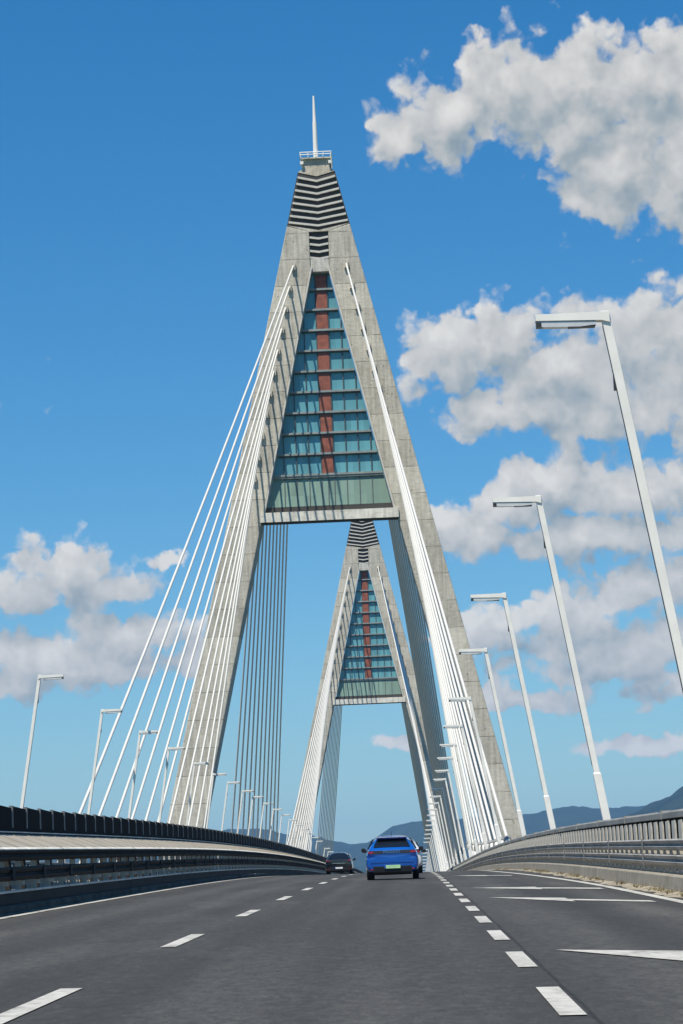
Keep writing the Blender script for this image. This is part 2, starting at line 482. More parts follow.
# ------------------------------------------------------------------ right parapet
def make_parapet(s, label, near):
    par = empty('roadside_barrier', (0, 0, 0), label, 'barrier')
    m = lambda poly: [(s * x, h) for x, h in poly]
    MB().sweep(m([(13.9, 0), (13.92, .31), (13.95, .34), (14.75, .34), (14.75, 0)]), YB, zf).build('kerb', M['kerb'], par)
    MB().sweep(m(wbeam(14.12, .50, .735, -1)), YB, zf).build('guard_beam', M['beam_steel'], par)
    MB().sweep(m(wbeam(14.12, .81, 1.045, -1)), YB, zf).build('guard_beam', M['beam_steel'], par)
    MB().sweep(m([(14.48, 1.50), (14.48, 1.62), (14.53, 1.665), (14.66, 1.665), (14.66, 1.50)]), YB, zf).build('handrail', M['rail'], par)
    MB().sweep(m([(14.70, .34), (14.70, 1.505), (14.73, 1.505), (14.73, .34)]), YB, zf).build('backing_sheet', M['panel'], par)
    def sb(mb, x0, x1, *a): mb.box(min(s * x0, s * x1), max(s * x0, s * x1), *a)
    def bal(mb, y, z):
        z += CF(14.5); sb(mb, 14.475, 14.515, y - .30, y + .30, z + .30, z + 1.44)
    repeat('upright', par, M['post'], bal, 30.0, 1.33, 420, near)
    def rpost(mb, y, z):
        z += CF(14.2)
        sb(mb, 14.15, 14.27, y - .05, y + .05, z + .30, z + 1.02)
        sb(mb, 14.13, 14.28, y - .09, y + .09, z + .30, z + .36)
        mb.tube((s * 14.10, y, z + .42), (s * 14.42, y + .10, z + .50), .03, n=6)
    repeat('post', par, M['post'], rpost, 30.5, 1.33, 420, near)
    if s < 0: return
    def joint(mb, y, z):
        z += CF(14.2); sb(mb, 14.0, 14.025, y - .05, y + .05, z + .48, z + 1.06)
    repeat('joint_sleeve', par, M['panel_frame'], joint, 27.6, 9.6, 40)
    def hjoint(mb, y, z):
        z += CF(14.2); sb(mb, 14.46, 14.68, y - .05, y + .05, z + 1.48, z + 1.68)
    repeat('handrail_sleeve', par, M['rail'], hjoint, 27.6, 9.6, 40)
make_parapet(1, 'sunlit guardrail with beige uprights and grey handrail, right of the road', 98)
make_parapet(-1, 'guardrail glimpsed through the gaps of the dark median barrier, at the far left edge', 98)

# drifted sand against the kerb
mb = MB(); ys_ = frange(12, 320, 616); vs = []
for y in ys_:
    w = .19 + .07 * sin(y * .31) + .02 * sin(y * 1.3 + 1); h = .035 + .02 * sin(y * .23 + 2) + .006 * sin(y * 1.1)
    vs += [(13.9 - w, y, road(13.9, y) + .006), (13.9 - w * .4, y, road(13.9, y) + max(.012, h * .6)), (13.91, y, road(13.9, y) + max(.015, h))]
mb.add(vs, [(3 * i + j, 3 * i + j + 1, 3 * i + j + 4, 3 * i + j + 3) for i in range(616) for j in (0, 1)])
tag(mb.build('sand_drift', M['dirt'], smooth=True), kind='stuff')
# weeds along the kerb: dry tufts
mb = MB()
clumps = [random.uniform(34, 150) for _ in range(34)]
for i in range(360):
    y = random.choice(clumps) + random.gauss(0, .8); x = 13.9 - abs(random.gauss(0, .10)) - .01
    h = random.uniform(.03, .14)
    for j in range(7):
        a = random.uniform(0, 6.28); l = random.uniform(.02, .09)
        z = road(x, y) + .004
        mb.add([(x - .008, y, z), (x + .008, y + .01, z), (x + cos(a) * l, y + sin(a) * l, z + h * random.uniform(.5, 1))], [(0, 1, 2)])
tag(mb.build('dry_weeds', simple('dry_grass', (.24, .20, .11), .9, var=.4, scale=9)), kind='stuff', label='dry weeds and dirt along the foot of the right kerb', cat='weeds')

# ------------------------------------------------------------------ pylon
def xo(z): return 4.24 + .2325 * (91.9 - z)      # outer edge
def xi(z): return 1.28 + .2255 * (86.0 - z)      # inner edge
ZB = -22.0
D = 5.2
def make_pylon(label):
    root = empty('pylon', (0, P1Y, 0), label, 'pylon', 'the two A-shaped pylons')
    for s in (-1, 1):
        mb = MB()
        poly = [(1.28, 91.0), (xo(91.9), 91.9), (xo(60), 60), (xo(20), 20), (xo(ZB), ZB), (xi(ZB), ZB), (xi(20), 20), (xi(60), 60), (xi(86), 86)]
        mb.prism_y([(s * x, z) for x, z in poly], 0, D)
        leg = mb.build('leg', M['concrete'], root)
        bv = leg.modifiers.new('bevel', 'BEVEL'); bv.width = .12; bv.segments = 2; bv.limit_method = 'ANGLE'
        # pale edge frame that holds the glazing
        mb = MB()
        z0, z1 = 52.9, 86.0
        mb.prism_y([(s * (xi(z0) - .24), z0), (s * (xi(z0) + .0), z0), (s * xi(z1), z1), (s * (xi(z1) - .24), z1)], -.25, .9)
        mb.build('glazing_frame', M['louvre'], root)
        # cable anchor housings
        for back in (0, 1):
            for k in range(11):
                zc = 57.7 + 2.856 * k; xc = s * (9.75 - .62 * k)
                y0, y1 = (-.42, .02) if not back else (D - .02, D + .42)
                mb = MB(); mb.box(-.28, .28, y0, y1, -.55, .42)
                mb.build('anchor_housing', M['concrete'], leg, loc=(xc, 0, zc))
    # solid block between the legs under the louvres
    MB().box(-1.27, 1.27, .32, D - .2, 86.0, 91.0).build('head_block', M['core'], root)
    MB().prism_y([(-1.22, 87.2), (1.22, 87.2), (1.22, 85.45), (-1.22, 85.45)], .05, 1.3).build('head_lintel', M['beam'], root)
    def blade(za, w, th, drop, y0=0, y1=D):
        mb = MB()
        mb.prism_y([(-w, za), (0, za - drop), (w, za), (w + .02, za - th), (0, za - th - drop), (-w - .02, za - th)], y0, y1)
        return mb
    for k in range(4):
        z = 90.35 - .93 * k
        blade(z, 1.24, .27, .20, .06, .31).build('louvre_blade', M['louvre'], root)
    # the dark slot core and the broad blades of the crown
    cz0, cz1 = 91.3, 99.4
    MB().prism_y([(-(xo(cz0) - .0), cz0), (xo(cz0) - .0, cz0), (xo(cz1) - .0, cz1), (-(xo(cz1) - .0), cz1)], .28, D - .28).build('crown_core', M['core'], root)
    for k in range(8):
        z = 98.75 - .885 * k
        blade(z, xo(z) - .12, .27, .62, 0, .27).build('louvre_blade', M['louvre'], root)
    MB().prism_y([(-xo(91.9), 92.0), (0, 91.15), (xo(91.9), 92.0), (1.28, 90.98), (-1.28, 90.98)], 0, D).build('crown_sill', M['concrete'], root)
    # cap, platform and spire
    mb = MB(); w0, w1 = 2.5, 1.75
    mb.prism_y([(-w0, 99.35), (0, 98.7), (w0, 99.35), (1.95, 99.7), (w1, 101.1), (-w1, 101.1), (-1.95, 99.7)], .2, D - .4)
    mb.build('cap', M['cap'], root)
    MB().box(-2.0, 2.0, -.2, D, 101.1, 101.28).build('platform', M['beam'], root)
    mb = MB()
    zr = 101.95
    cs = [(-2.1, -.3), (2.1, -.3), (2.1, D + .1), (-2.1, D + .1)]
    for i in range(4):
        a, b = cs[i], cs[(i + 1) % 4]
        for z in (zr, zr - .33):
            mb.tube((a[0], a[1], z), (b[0], b[1], z), .07, n=8)
        for t in (0, .25, .5, .75):
            x, y = a[0] + (b[0] - a[0]) * t, a[1] + (b[1] - a[1]) * t
            mb.tube((x * .95, y, 101.2), (x, y, zr), .055, n=6)
    mb.build('railing', M['white'], root)
    for s in (-1, 1):
        MB().box(s * 1.9 - .22, s * 1.9 + .22, -.25, .15, 100.35, 100.75).build('beacon', M['white'], root)
    mb = MB(); mb.tube((0, .9, 101.2), (0, .9, 106.5), .34, .29, n=12); mb.tube((0, .9, 106.5), (0, .9, 110.2), .25, .13, n=12)
    mb.build('spire', M['white'], root, smooth=False)
    # glazing
    gz = 57.6
    gl = MB(); gl.prism_y([(-(xi(gz) - .3), gz), (xi(gz) - .3, gz), (xi(85.6) - .3, 85.6), (-(xi(85.6) - .3), 85.6)], 1.3, 1.45)
    glass = gl.build('glass_wall', M['glass'], root)
    for k in range(-5, 6):
        x = .83 * (2 * k + (1 if k >= 0 else -1)) if False else 1.66 * k + (0 if k == 0 else 0)
        if k == 0: continue
        x = (abs(k) * 1.66 - .83) * (1 if k > 0 else -1)
        if abs(x) > xi(gz) - .5: continue
        zt = min(85.3, 86 - (abs(x) + .35 - 1.28) / .2255)
        MB().box(x - .065, x + .065, 1.12, 1.3, gz, zt).build('mullion', M['mullion'], glass)
    for k in range(10):
        z = 83.2 - 2.8 * k; w = xi(z) - .36
        MB().box(-w, w, .80, 1.29, z - .13, z + .14).build('floor_band', M['band'], glass)
        MB().box(-w, w, .95, 1.28, z - .26, z - .135).build('floor_soffit', M['mullion'], glass)
    # red lift shaft, leaning a little
    mb = MB(); mb.box(-.74, .74, 1.05, 1.29, 57.7, 85.2)
    mb.build('lift_shaft', M['redp'], root)
    # green sloping parapet glass
    zt, zb = 57.6, 53.75
    wt, wb = xi(zt) - .36, xi(zb) - .4
    vs = [(-wb, .55, zb), (wb, .55, zb), (wt, 1.2, zt), (-wt, 1.2, zt), (-wb, .65, zb), (wb, .65, zb), (wt, 1.3, zt), (-wt, 1.3, zt)]
    green = MB().add(vs, [(0, 1, 2, 3), (7, 6, 5, 4), (0, 4, 5, 1), (3, 2, 6, 7), (0, 3, 7, 4), (1, 5, 6, 2)]).build('green_glass_panel', M['green'], root)
    for k in range(-5, 6):
        if k == 0: x = 0
        else: x = (abs(k) * 1.66 - .83) * (1 if k > 0 else -1)
        if abs(x) > wt - .1: continue
        mb = MB(); vs = []
        for xx in (x - .05, x + .05):
            vs += [(xx, .44, zb), (xx, .56, zb), (xx, 1.09, zt), (xx, 1.21, zt)]
        mb.add(vs, [(0, 1, 3, 2), (4, 6, 7, 5), (0, 4, 5, 1), (2, 3, 7, 6), (0, 2, 6, 4), (1, 5, 7, 3)])
        mb.build('mullion', M['mullion'], green)
    MB().box(-wt, wt, .9, 1.18, zt + .0, zt + .28).build('top_rail', M['band'], green)
    # cross beam: dark recess, pale fascia, dark underside
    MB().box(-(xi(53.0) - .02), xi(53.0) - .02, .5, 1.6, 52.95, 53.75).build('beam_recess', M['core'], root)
    MB().box(-(xi(52.3) + .25), xi(52.3) + .25, -.35, .45, 51.68, 52.95).build('cross_beam', M['beam'], root)
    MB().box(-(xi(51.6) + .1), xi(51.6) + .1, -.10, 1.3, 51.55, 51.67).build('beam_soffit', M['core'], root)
    return root
pyl = make_pylon('nearer concrete A-shaped pylon with blue glass wall, white spire and striped top')
pyl2 = copy_tree(pyl)
pyl2.location = (0, P1Y + SPAN, 0)
pyl2['label'] = 'farther concrete A-shaped pylon seen through the legs of the nearer one'

# ------------------------------------------------------------------ stay cables
ordn = ['outermost', 'second', 'third', 'fourth', 'fifth', 'sixth', 'seventh', 'eighth', 'ninth', 'tenth', 'innermost']
for p, (py, pn) in enumerate(((P1Y, 'near'), (P1Y + SPAN, 'far'))):
    for back in (0, 1):
        for s in (-1, 1):
            side = 'left' if s < 0 else 'right'
            for k in range(11):
                # k = 0 lowest on the pylon, nearest to it on the deck
                dy = 23.5 + 12.05 * k
                ya = py - .3 if not back else py + D + .3
                yd = py - dy if not back else py + D + dy
                A = Vector((s * (9.75 - .62 * k), ya, 57.7 + 2.856 * k))
                xd = 17.1 if s < 0 else 16.25
                B = Vector((s * xd, yd, road(xd, yd) + .05))
                d = (A - B).normalized()
                which = ordn[10 - k]
                lab = ('%s white %s-hand stay cable on the %s side of the %s pylon'
                       % (which, side, 'rear' if back else 'front', pn))
                # gentle sag
                root = empty('stay_cable', B, lab, 'cable', 'white stay cables of the %s pylon' % pn)
                L = (A - B).length; N = 8; pts = []
                for i in range(N + 1):
                    t = i / N; q = (A - B) * t; q.z -= .0035 * L * 4 * t * (1 - t); pts.append(q)
                mb = MB()
                m = 12; rr = .125
                u = d.cross(Vector((0, 0, 1))).normalized(); w = d.cross(u)
                vs = []
                for q in pts:
                    vs += [q + (u * cos(2 * pi * i / m) + w * sin(2 * pi * i / m)) * rr for i in range(m)]
                fs = [(j * m + i, j * m + (i + 1) % m, (j + 1) * m + (i + 1) % m, (j + 1) * m + i) for j in range(N) for i in range(m)]
                mb.add(vs, fs)
                mb.build('strand', M['cable'], root, smooth=True)
                a = d * .2; b = d * 4.2
                MB().tube(a, b, .20, .20, n=12).tube(b, b + d * .5, .20, .13, n=12).build('anchor_tube', M['cable'], root)
                mb = MB(); c = b + d * .1
                mb.tube(c, c + d * .35, .27, n=12); mb.box(c.x - .32, c.x + .32, c.y - .1, c.y + .1, c.z - .55, c.z - .05)
                mb.build('damper_collar', M['steel'], root)

# ------------------------------------------------------------------ street lamps
def make_lamp():
    """stands at the right of the road: the pole leans to -x, the arm points to -x"""
    root = empty('street_lamp', (0, 0, 0))
    H = 12.75; lean = 2.0
    w0, w1 = .13, .098
    mb = MB()
    vs = []
    for (x, z, w) in ((0, 0, w0), (-lean * .28, H * .28, w0), (-lean * .28, H * .28 + .02, w1), (-lean, H, w1)):
        vs += [(x - w, -w * .8, z), (x + w, -w * .8, z), (x + w, w * .8, z), (x - w, w * .8, z)]
    fs = [(j * 4 + i, j * 4 + (i + 1) % 4, (j + 1) * 4 + (i + 1) % 4, (j + 1) * 4 + i) for j in range(3) for i in range(4)] + [(3, 2, 1, 0), (12, 13, 14, 15)]
    mb.add(vs, fs)
    pole = mb.build('pole', M['white'], root)
    bv = pole.modifiers.new('bevel', 'BEVEL'); bv.width = .02; bv.segments = 2; bv.limit_method = 'ANGLE'
    # dark slot strip on the road side and a service hatch
    mb = MB()
    for z0, z1 in ((H * .30, H * .975),):
        x0, x1 = -lean * z0 / H - w1 - .012, -lean * z1 / H - w1 - .012
        vs = []
        for (x, z) in ((x0, z0), (x1, z1)):
            vs += [(x, -.022, z), (x + .02, -.022, z), (x + .02, .022, z), (x, .022, z)]
        mb.add(vs, [(0, 1, 5, 4), (1, 2, 6, 5), (2, 3, 7, 6), (3, 0, 4, 7), (0, 3, 2, 1), (4, 5, 6, 7)])
    mb.build('slot', M['lamp_dark'], pole)
    mb = MB()
    for z in (H * .88,):
        x = -lean * z / H - w1 - .02
        mb.box(x - .01, x + .05, -.06, .06, z - .22, z + .22)
    mb.build('hatch', M['lamp_dark'], pole)
    mb = MB()
    mb.prism_y([(-lean + w1, H - .02), (-lean - 1.50, H - .03), (-lean - 1.50, H - .17), (-lean - w1 + .02, H - .21), (-lean + w1, H - .26)], -.12, .12)
    arm = mb.build('arm', M['white'], root)
    mb = MB(); mb.prism_y([(-lean - .20, H - .222), (-lean - 1.46, H - .18), (-lean - 1.46, H - .275), (-lean - 1.34, H - .31), (-lean - .55, H - .33), (-lean - .2, H - .30)], -.10, .10)
    lum = mb.build('luminaire', M['lens'], root)
    MB().box(-lean - .80, -lean - .22, -.09, .09, H - .335, H - .30).build('driver_box', M['lamp_dark'], lum)
    MB().box(-lean - 1.49, -lean - 1.38, -.11, .11, H - .30, H - .205).build('end_cap', M['lamp_dark'], lum)
    MB().box(-.3, .3, -.3, .3, 0, .05).build('base_plate', M['steel'], root)
    return root
lamp0 = make_lamp()
LR = [52.5, 80.8, 111.2, 139.6, 178, 209, 237, 261, 289, 312, 342] + [342 + 28 * i for i in range(1, 22)]
LL = [154.2, 185.9, 212.2, 237.5, 266, 291.3, 314.3, 342, 364, 391] + [391 + 27 * i for i in range(1, 20)]
words = ['nearest', 'second', 'third', 'fourth', 'fifth', 'sixth', 'seventh', 'eighth', 'ninth', 'tenth', 'eleventh', 'twelfth', 'thirteenth', 'fourteenth', 'fifteenth',
         'sixteenth', 'seventeenth', 'eighteenth', 'nineteenth', 'twentieth']
for s, LS in ((1, LR), (-1, LL)):
    side = 'right' if s > 0 else 'left'
    for i, y in enumerate(LS):
        o = lamp0 if (s > 0 and i == 0) else copy_tree(lamp0)
        o.location = (s * 15.5 - (.4 if s < 0 else 0), y, road(15.5, y) + (-.32 if s > 0 else .45))
        if s < 0: o.rotation_euler = (0, 0, pi)
        w = words[i] if i < 20 else 'twenty-' + ('first,second,third,fourth,fifth,sixth,seventh,eighth,ninth'.split(',')[i - 20] if i < 29 else 'n')
        if i >= 29: w = ['thirtieth', 'thirty-first', 'thirty-second', 'thirty-third'][i - 29]
        if y < P1Y: pos = 'before the near pylon'
        elif y < P1Y + SPAN: pos = 'between the two pylons'
        else: pos = 'beyond the far pylon'
        tag(o, '%s white angled street lamp from the camera along the %s edge, %s' % (w, side, pos), 'street lamp', 'street lamps along the %s edge' % side)

# ------------------------------------------------------------------ cars
def evaluated_copy(o):
    dg = bpy.context.evaluated_depsgraph_get()
    return bpy.data.meshes.new_from_object(o.evaluated_get(dg))

def make_car(label, paint, plate, loc, hatch=True, wd=1.745, ht=1.43, plate_strip=True, cat='car', lettering=None, spoiler=True, rear_chrome=False):
    root = empty('car', loc, label, cat, 'cars driving ahead on the bridge')
    sx = wd / 1.745; sz = ht / 1.43
    #      y     wb  zb    wm   zm    ws   zs    wr   zr   crown
    S = [(0.00, .62, .32, .78, .62, .755, .90, .69, .935, .0),
         (0.05, .74, .25, .845, .62, .80, .93, .73, .975, .01),
         (0.22, .80, .21, .868, .63, .83, .955, .66, 1.10, .01),
         (0.48, .81, .20, .872, .64, .83, .965, .56, 1.335, .03),
         (0.72, .81, .20, .872, .64, .83, .965, .53, 1.40, .04),
         (1.30, .81, .20, .872, .64, .835, .965, .555, 1.435, .03),
         (2.10, .81, .20, .872, .63, .835, .95, .555, 1.42, .03),
         (2.45, .81, .20, .872, .62, .83, .94, .60, 1.28, .03),
         (2.95, .81, .20, .870, .61, .82, .92, .70, .99, .03),
         (3.55, .80, .22, .865, .58, .79, .84, .66, .885, .03),
         (3.90, .74, .26, .82, .52, .72, .72, .58, .76, .02),
         (4.05, .60, .34, .66, .50, .60, .62, .50, .65, .01)]
    vs, fs = [], []
    for (y, wb, zb, wm, zm, ws, zs, wr, zr, cr) in S:
        half = [(wb, zb), (wm, (zb + zm) / 2), (wm, zm), (ws, zs), (wr, zr)]
        ring = [(0, zb)] + half + [(wr * .5, zr + cr), (0, zr + cr * 1.2)]
        full = ring + [(-x, z) for x, z in reversed(ring[1:-1])]
        vs += [(x * sx, y, z * sz) for x, z in full]
        m = len(full)
    for j in range(len(S) - 1):
        for i in range(m):
            fs.append((j * m + i, j * m + (i + 1) % m, (j + 1) * m + (i + 1) % m, (j + 1) * m + i))
    fs += [tuple(range(m)), tuple(reversed(range((len(S) - 1) * m, len(S) * m)))]
    body = MB().add(vs, fs).build('body', paint, root, smooth=True)
    sub = body.modifiers.new('sub', 'SUBSURF'); sub.levels = 3; sub.render_levels = 3
    cuts = []
    for y in (.78, 3.32):
        c = MB().tube((-1.2, y, .31), (1.2, y, .31), .375, n=40).build('wheel_arch_cut', M['black'])
        bo = body.modifiers.new('arch', 'BOOLEAN'); bo.object = c; bo.operation = 'DIFFERENCE'; bo.solver = 'EXACT'
        cuts.append(c)
    bpy.context.view_layer.update()
    me = evaluated_copy(body)
    for md in list(body.modifiers): body.modifiers.remove(md)
    body.data = me
    if not me.materials: me.materials.append(paint)
    for p in me.polygons: p.use_smooth = True; p.material_index = 0
    for c in cuts: bpy.data.objects.remove(c)
    for y in (.78, 3.32):
        for s in (-1, 1):
            w = MB(); x1 = s * .855 * sx; x0 = s * .65 * sx
            w.tube((x0, y, .315), (x1, y, .315), .312, n=32)
            wh = w.build('wheel', M['rubber'], root)
            MB().tube((x1, y, .315), (x1 + s * .012, y, .315), .20, n=24).build('rim', M['steel'], wh)
    MB().box(-.62 * sx, .62 * sx, .3, 3.8, .24, .5).build('underbody', M['black'], root)
    def panel_rear(name, pts, mat, th=.012, parent=root):
        """pts (x,y,z) seen from behind, given a small thickness"""
        n = len(pts)
        a = Vector(pts[1]) - Vector(pts[0]); b = Vector(pts[2]) - Vector(pts[0])
        nn = a.cross(b).normalized()
        if nn.y > 0: nn = -nn
        vs = [Vector(p) + nn * th for p in pts] + [Vector(p) - nn * th for p in pts]
        fs = [tuple(range(n)), tuple(reversed(range(n, 2 * n)))] + [(i, (i + 1) % n, (i + 1) % n + n, i + n) for i in range(n)]
        return MB().add(vs, fs).build(name, mat, parent)
    def P(x, y, z): return (x * sx, y, z * sz)
    # rear window (lies on the slanted tailgate), side glass
    panel_rear('rear_window', [P(-.60, .15, 1.055), P(.60, .15, 1.055), P(.565, .30, 1.17), P(.485, .415, 1.30), P(.40, .45, 1.325), P(-.40, .45, 1.325), P(-.485, .415, 1.30), P(-.565, .30, 1.17)], M['carglass'], .016)
    for s in (-1, 1):
        vs = [P(s * .80, .62, 1.01), P(s * .81, 2.75, .985), P(s * .645, 2.2, 1.335), P(s * .62, .78, 1.345)]
        nn = Vector((s, 0, .5)).normalized() * .02
        q = [Vector(v) + nn for v in vs] + [Vector(v) - nn for v in vs]
        MB().add(q, [(0, 1, 2, 3), (7, 6, 5, 4), (0, 1, 5, 4), (1, 2, 6, 5), (2, 3, 7, 6), (3, 0, 4, 7)]).build('side_window', M['carglass'], root)
    if spoiler:
        MB().add([P(-.48, .30, 1.385), P(.48, .30, 1.385), P(.52, .62, 1.415), P(-.52, .62, 1.415), P(-.46, .32, 1.345), P(.46, .32, 1.345), P(.52, .62, 1.36), P(-.52, .62, 1.36)],
                 [(0, 1, 2, 3), (7, 6, 5, 4), (0, 4, 5, 1), (1, 5, 6, 2), (2, 6, 7, 3), (3, 7, 4, 0)]).build('spoiler', paint, root)
    # lamp band
    band = panel_rear('lamp_band', [P(-.80, .02, .86), P(.80, .02, .86), P(.76, .04, .955), P(-.76, .04, .955)], M['black'], .04)
    for s in (-1, 1):
        panel_rear('tail_lamp', [P(s * .80, -.025, .872), P(s * .60, -.025, .878), P(s * .62, -.01, .93), P(s * .755, -.01, .94)], M['tail'], .012)
    if lettering:
        cu = bpy.data.curves.new('lettering', 'FONT'); cu.body = lettering; cu.size = .105; cu.align_x = 'CENTER'; cu.align_y = 'CENTER'; cu.extrude = .004; cu.space_character = 1.35
        to = bpy.data.objects.new('lettering_curve', cu); COL.objects.link(to)
        bpy.context.view_layer.update()
        me = evaluated_copy(to); bpy.data.objects.remove(to)
        me.materials.clear(); me.materials.append(M['chrome'])
        lo = bpy.data.objects.new('lettering', me); link(lo, band); lo.location = (0, -.026, .905 * sz); lo.rotation_euler = (radians(82), 0, 0)
    MB().box(-.70 * sx, .70 * sx, -.004, .05, .556 * sz, .564 * sz).build('tailgate_gap', M['black'], root)
    # bumper insert, plate, diffuser
    MB().prism_x([(-.02, .44), (.03, .46), (.16, .46), (.2, .16), (.05, .18), (-.01, .26)], -.63 * sx, .63 * sx).build('bumper_insert', M['black'], root)
    pl = MB().box(-.26, .26, -.055, -.032, .375 * sz, .485 * sz).build('number_plate', plate, root)
    if plate_strip:
        MB().box(-.26, -.215, -.060, -.0555, .378 * sz, .482 * sz).build('plate_strip', M['plate_b'], pl)
    for s in (-1, 1):
        MB().box(s * .66 * sx - .06, s * .66 * sx + .06, -.012, .03, .33, .365).build('reflector', M['tail'], root)
        # mirror
        mb = MB(); 
        mb.prism_y([(s * (.86) * sx, .93), (s * .93 * sx, .90), (s * 1.03 * sx, .92), (s * 1.06 * sx, 1.0), (s * 1.02 * sx, 1.065), (s * .92 * sx, 1.05)], 2.35, 2.47)
        mi = mb.build('wing_mirror', M['black'], root)
        MB().box(min(s * .78, s * .92) * sx, max(s * .78, s * .92) * sx, 2.36, 2.45, .93, .97).build('mirror_arm', M['black'], mi)
    MB().tube((0, .75, ht - .01), (0, .62, ht + .17), .009, .005, n=6).build('antenna', M['black'], root)
    if rear_chrome:
        MB().box(-.45, .45, -.03, .02, .73, .755).build('trim_strip', M['chrome'], root)
    return root

def pitch_on_road(o):
    y = o.location.y
    o.rotation_euler = (math.atan(prof(y + 2) - prof(y + 1)) if False else math.atan((prof(y + 4) - prof(y)) / 4), 0, 0)
c1 = make_car('bright blue hatchback with green number plate in the middle lane, nearest car', M['blue'], M['plate_g'], (8.19, 82.3, road(8.2, 82.3)), lettering='PEUGEOT')
c2 = make_car('black car in the left lane near the median barrier, ahead of the blue hatchback', M['darkcar'], M['plate_w'], (4.0, 166, road(4.0, 166)), wd=1.80, ht=1.45, spoiler=False, rear_chrome=True)
c3 = make_car('white car mostly hidden behind the right side of the blue hatchback', M['whitecar'], M['plate_w'], (8.42, 112, road(8.4, 112)), wd=1.80, ht=1.52)
for c in (c1, c2, c3): pitch_on_road(c)

# ------------------------------------------------------------------ land, river, hills
mb = MB(); S = 24000
mb.add([(-S, -6000, -24), (S, -6000, -24), (S, 20000, -24), (-S, 20000, -24)], [(0, 1, 2, 3)])
tag(mb.build('ground', M['land']), kind='structure')
mb = MB(); mb.add([(-6000, 250, -23.9), (6000, 250, -23.9), (6000, 700, -23.9), (-6000, 700, -23.9)], [(0, 1, 2, 3)])
tag(mb.build('river', M['water']), kind='structure')

def interp(t, tab):
    if t <= tab[0][0]: return tab[0][1]
    for (a, b), (c, d) in zip(tab, tab[1:]):
        if t <= c: return b + (d - b) * (t - a) / (c - a)
    return tab[-1][1]
def hills(name, dist, tab, mat, seed, depth=2600, az0=-16, az1=16):
    rnd = random.Random(seed)
    ph = [(rnd.uniform(0, 6.28), rnd.uniform(.6, 1)) for _ in range(9)]
    def rough(az, r):
        return sum(a * sin(az * f * 1.7 + r * f * .9 + p) / f for f, (p, a) in zip((1, 2, 3.7, 6.1, 9.7, 16, 27, 43, 71), ph))
    mb = MB(); na, nr = 420, 14; vs = []
    for i in range(na + 1):
        az = az0 + (az1 - az0) * i / na
        el = interp(az, tab)
        top = dist * tan(radians(el)) / cos(radians(az))
        for j in range(nr + 1):
            r = -1 + 2 * j / nr
            R = dist + r * depth
            z = top * (1 - abs(r) ** 1.6) + (rough(az, r * 3) * 16 if j not in (0, nr) else 0) - (30 if j in (0, nr) else 0)
            x = CX + R * tan(radians(az)); vs.append((x, R, z))
    w = nr + 1
    mb.add(vs, [(i * w + j, (i + 1) * w + j, (i + 1) * w + j + 1, i * w + j + 1) for i in range(na) for j in range(nr)])
    tag(mb.build(name, mat, smooth=True), kind='structure')
hills('hills', 12500, [(-16, 2.1), (-9.3, 1.95), (-5, 1.85), (-3.2, 1.80), (-2.06, 1.66), (-1.84, 1.60), (-1.38, 1.52), (-1.04, 1.50), (-.69, 1.63), (-.23, 1.77), (.24, 1.86), (1, 1.95), (2.76, 2.0), (3.33, 2.0), (4.36, 2.03), (5.3, 2.08), (7, 2.0), (16, 1.6)], M['hill_far'], 3)
hills('hills', 7800, [(-16, .8), (0, .7), (2.6, 1.1), (3.4, 1.3), (4.2, 1.6), (4.9, 1.86), (5.27, 1.99), (5.73, 2.1), (6.26, 2.28), (6.7, 2.42), (8, 2.5), (11, 2.2), (16, 1.4)], M['hill_near'], 5, 2000)

# the air between: even haze round everything
hz = MB().box(-26000, 26000, -7000, 21000, -60, 720).build('haze', None or bpy.data.materials.new('haze_air'))
tag(hz, kind='stuff')
hm = hz.data.materials[0]; hm.use_nodes = True
nt = NT(hm.node_tree); nt.n.clear()
out = nt.new('ShaderNodeOutputMaterial'); pv = nt.new('ShaderNodeVolumePrincipled')
pv.inputs['Color'].default_value = (.27, .56, 1.0, 1); pv.inputs['Density'].default_value = 4.2e-5; pv.inputs['Anisotropy'].default_value = 0.0
nt.l.new(pv.outputs[0], out.inputs['Volume'])

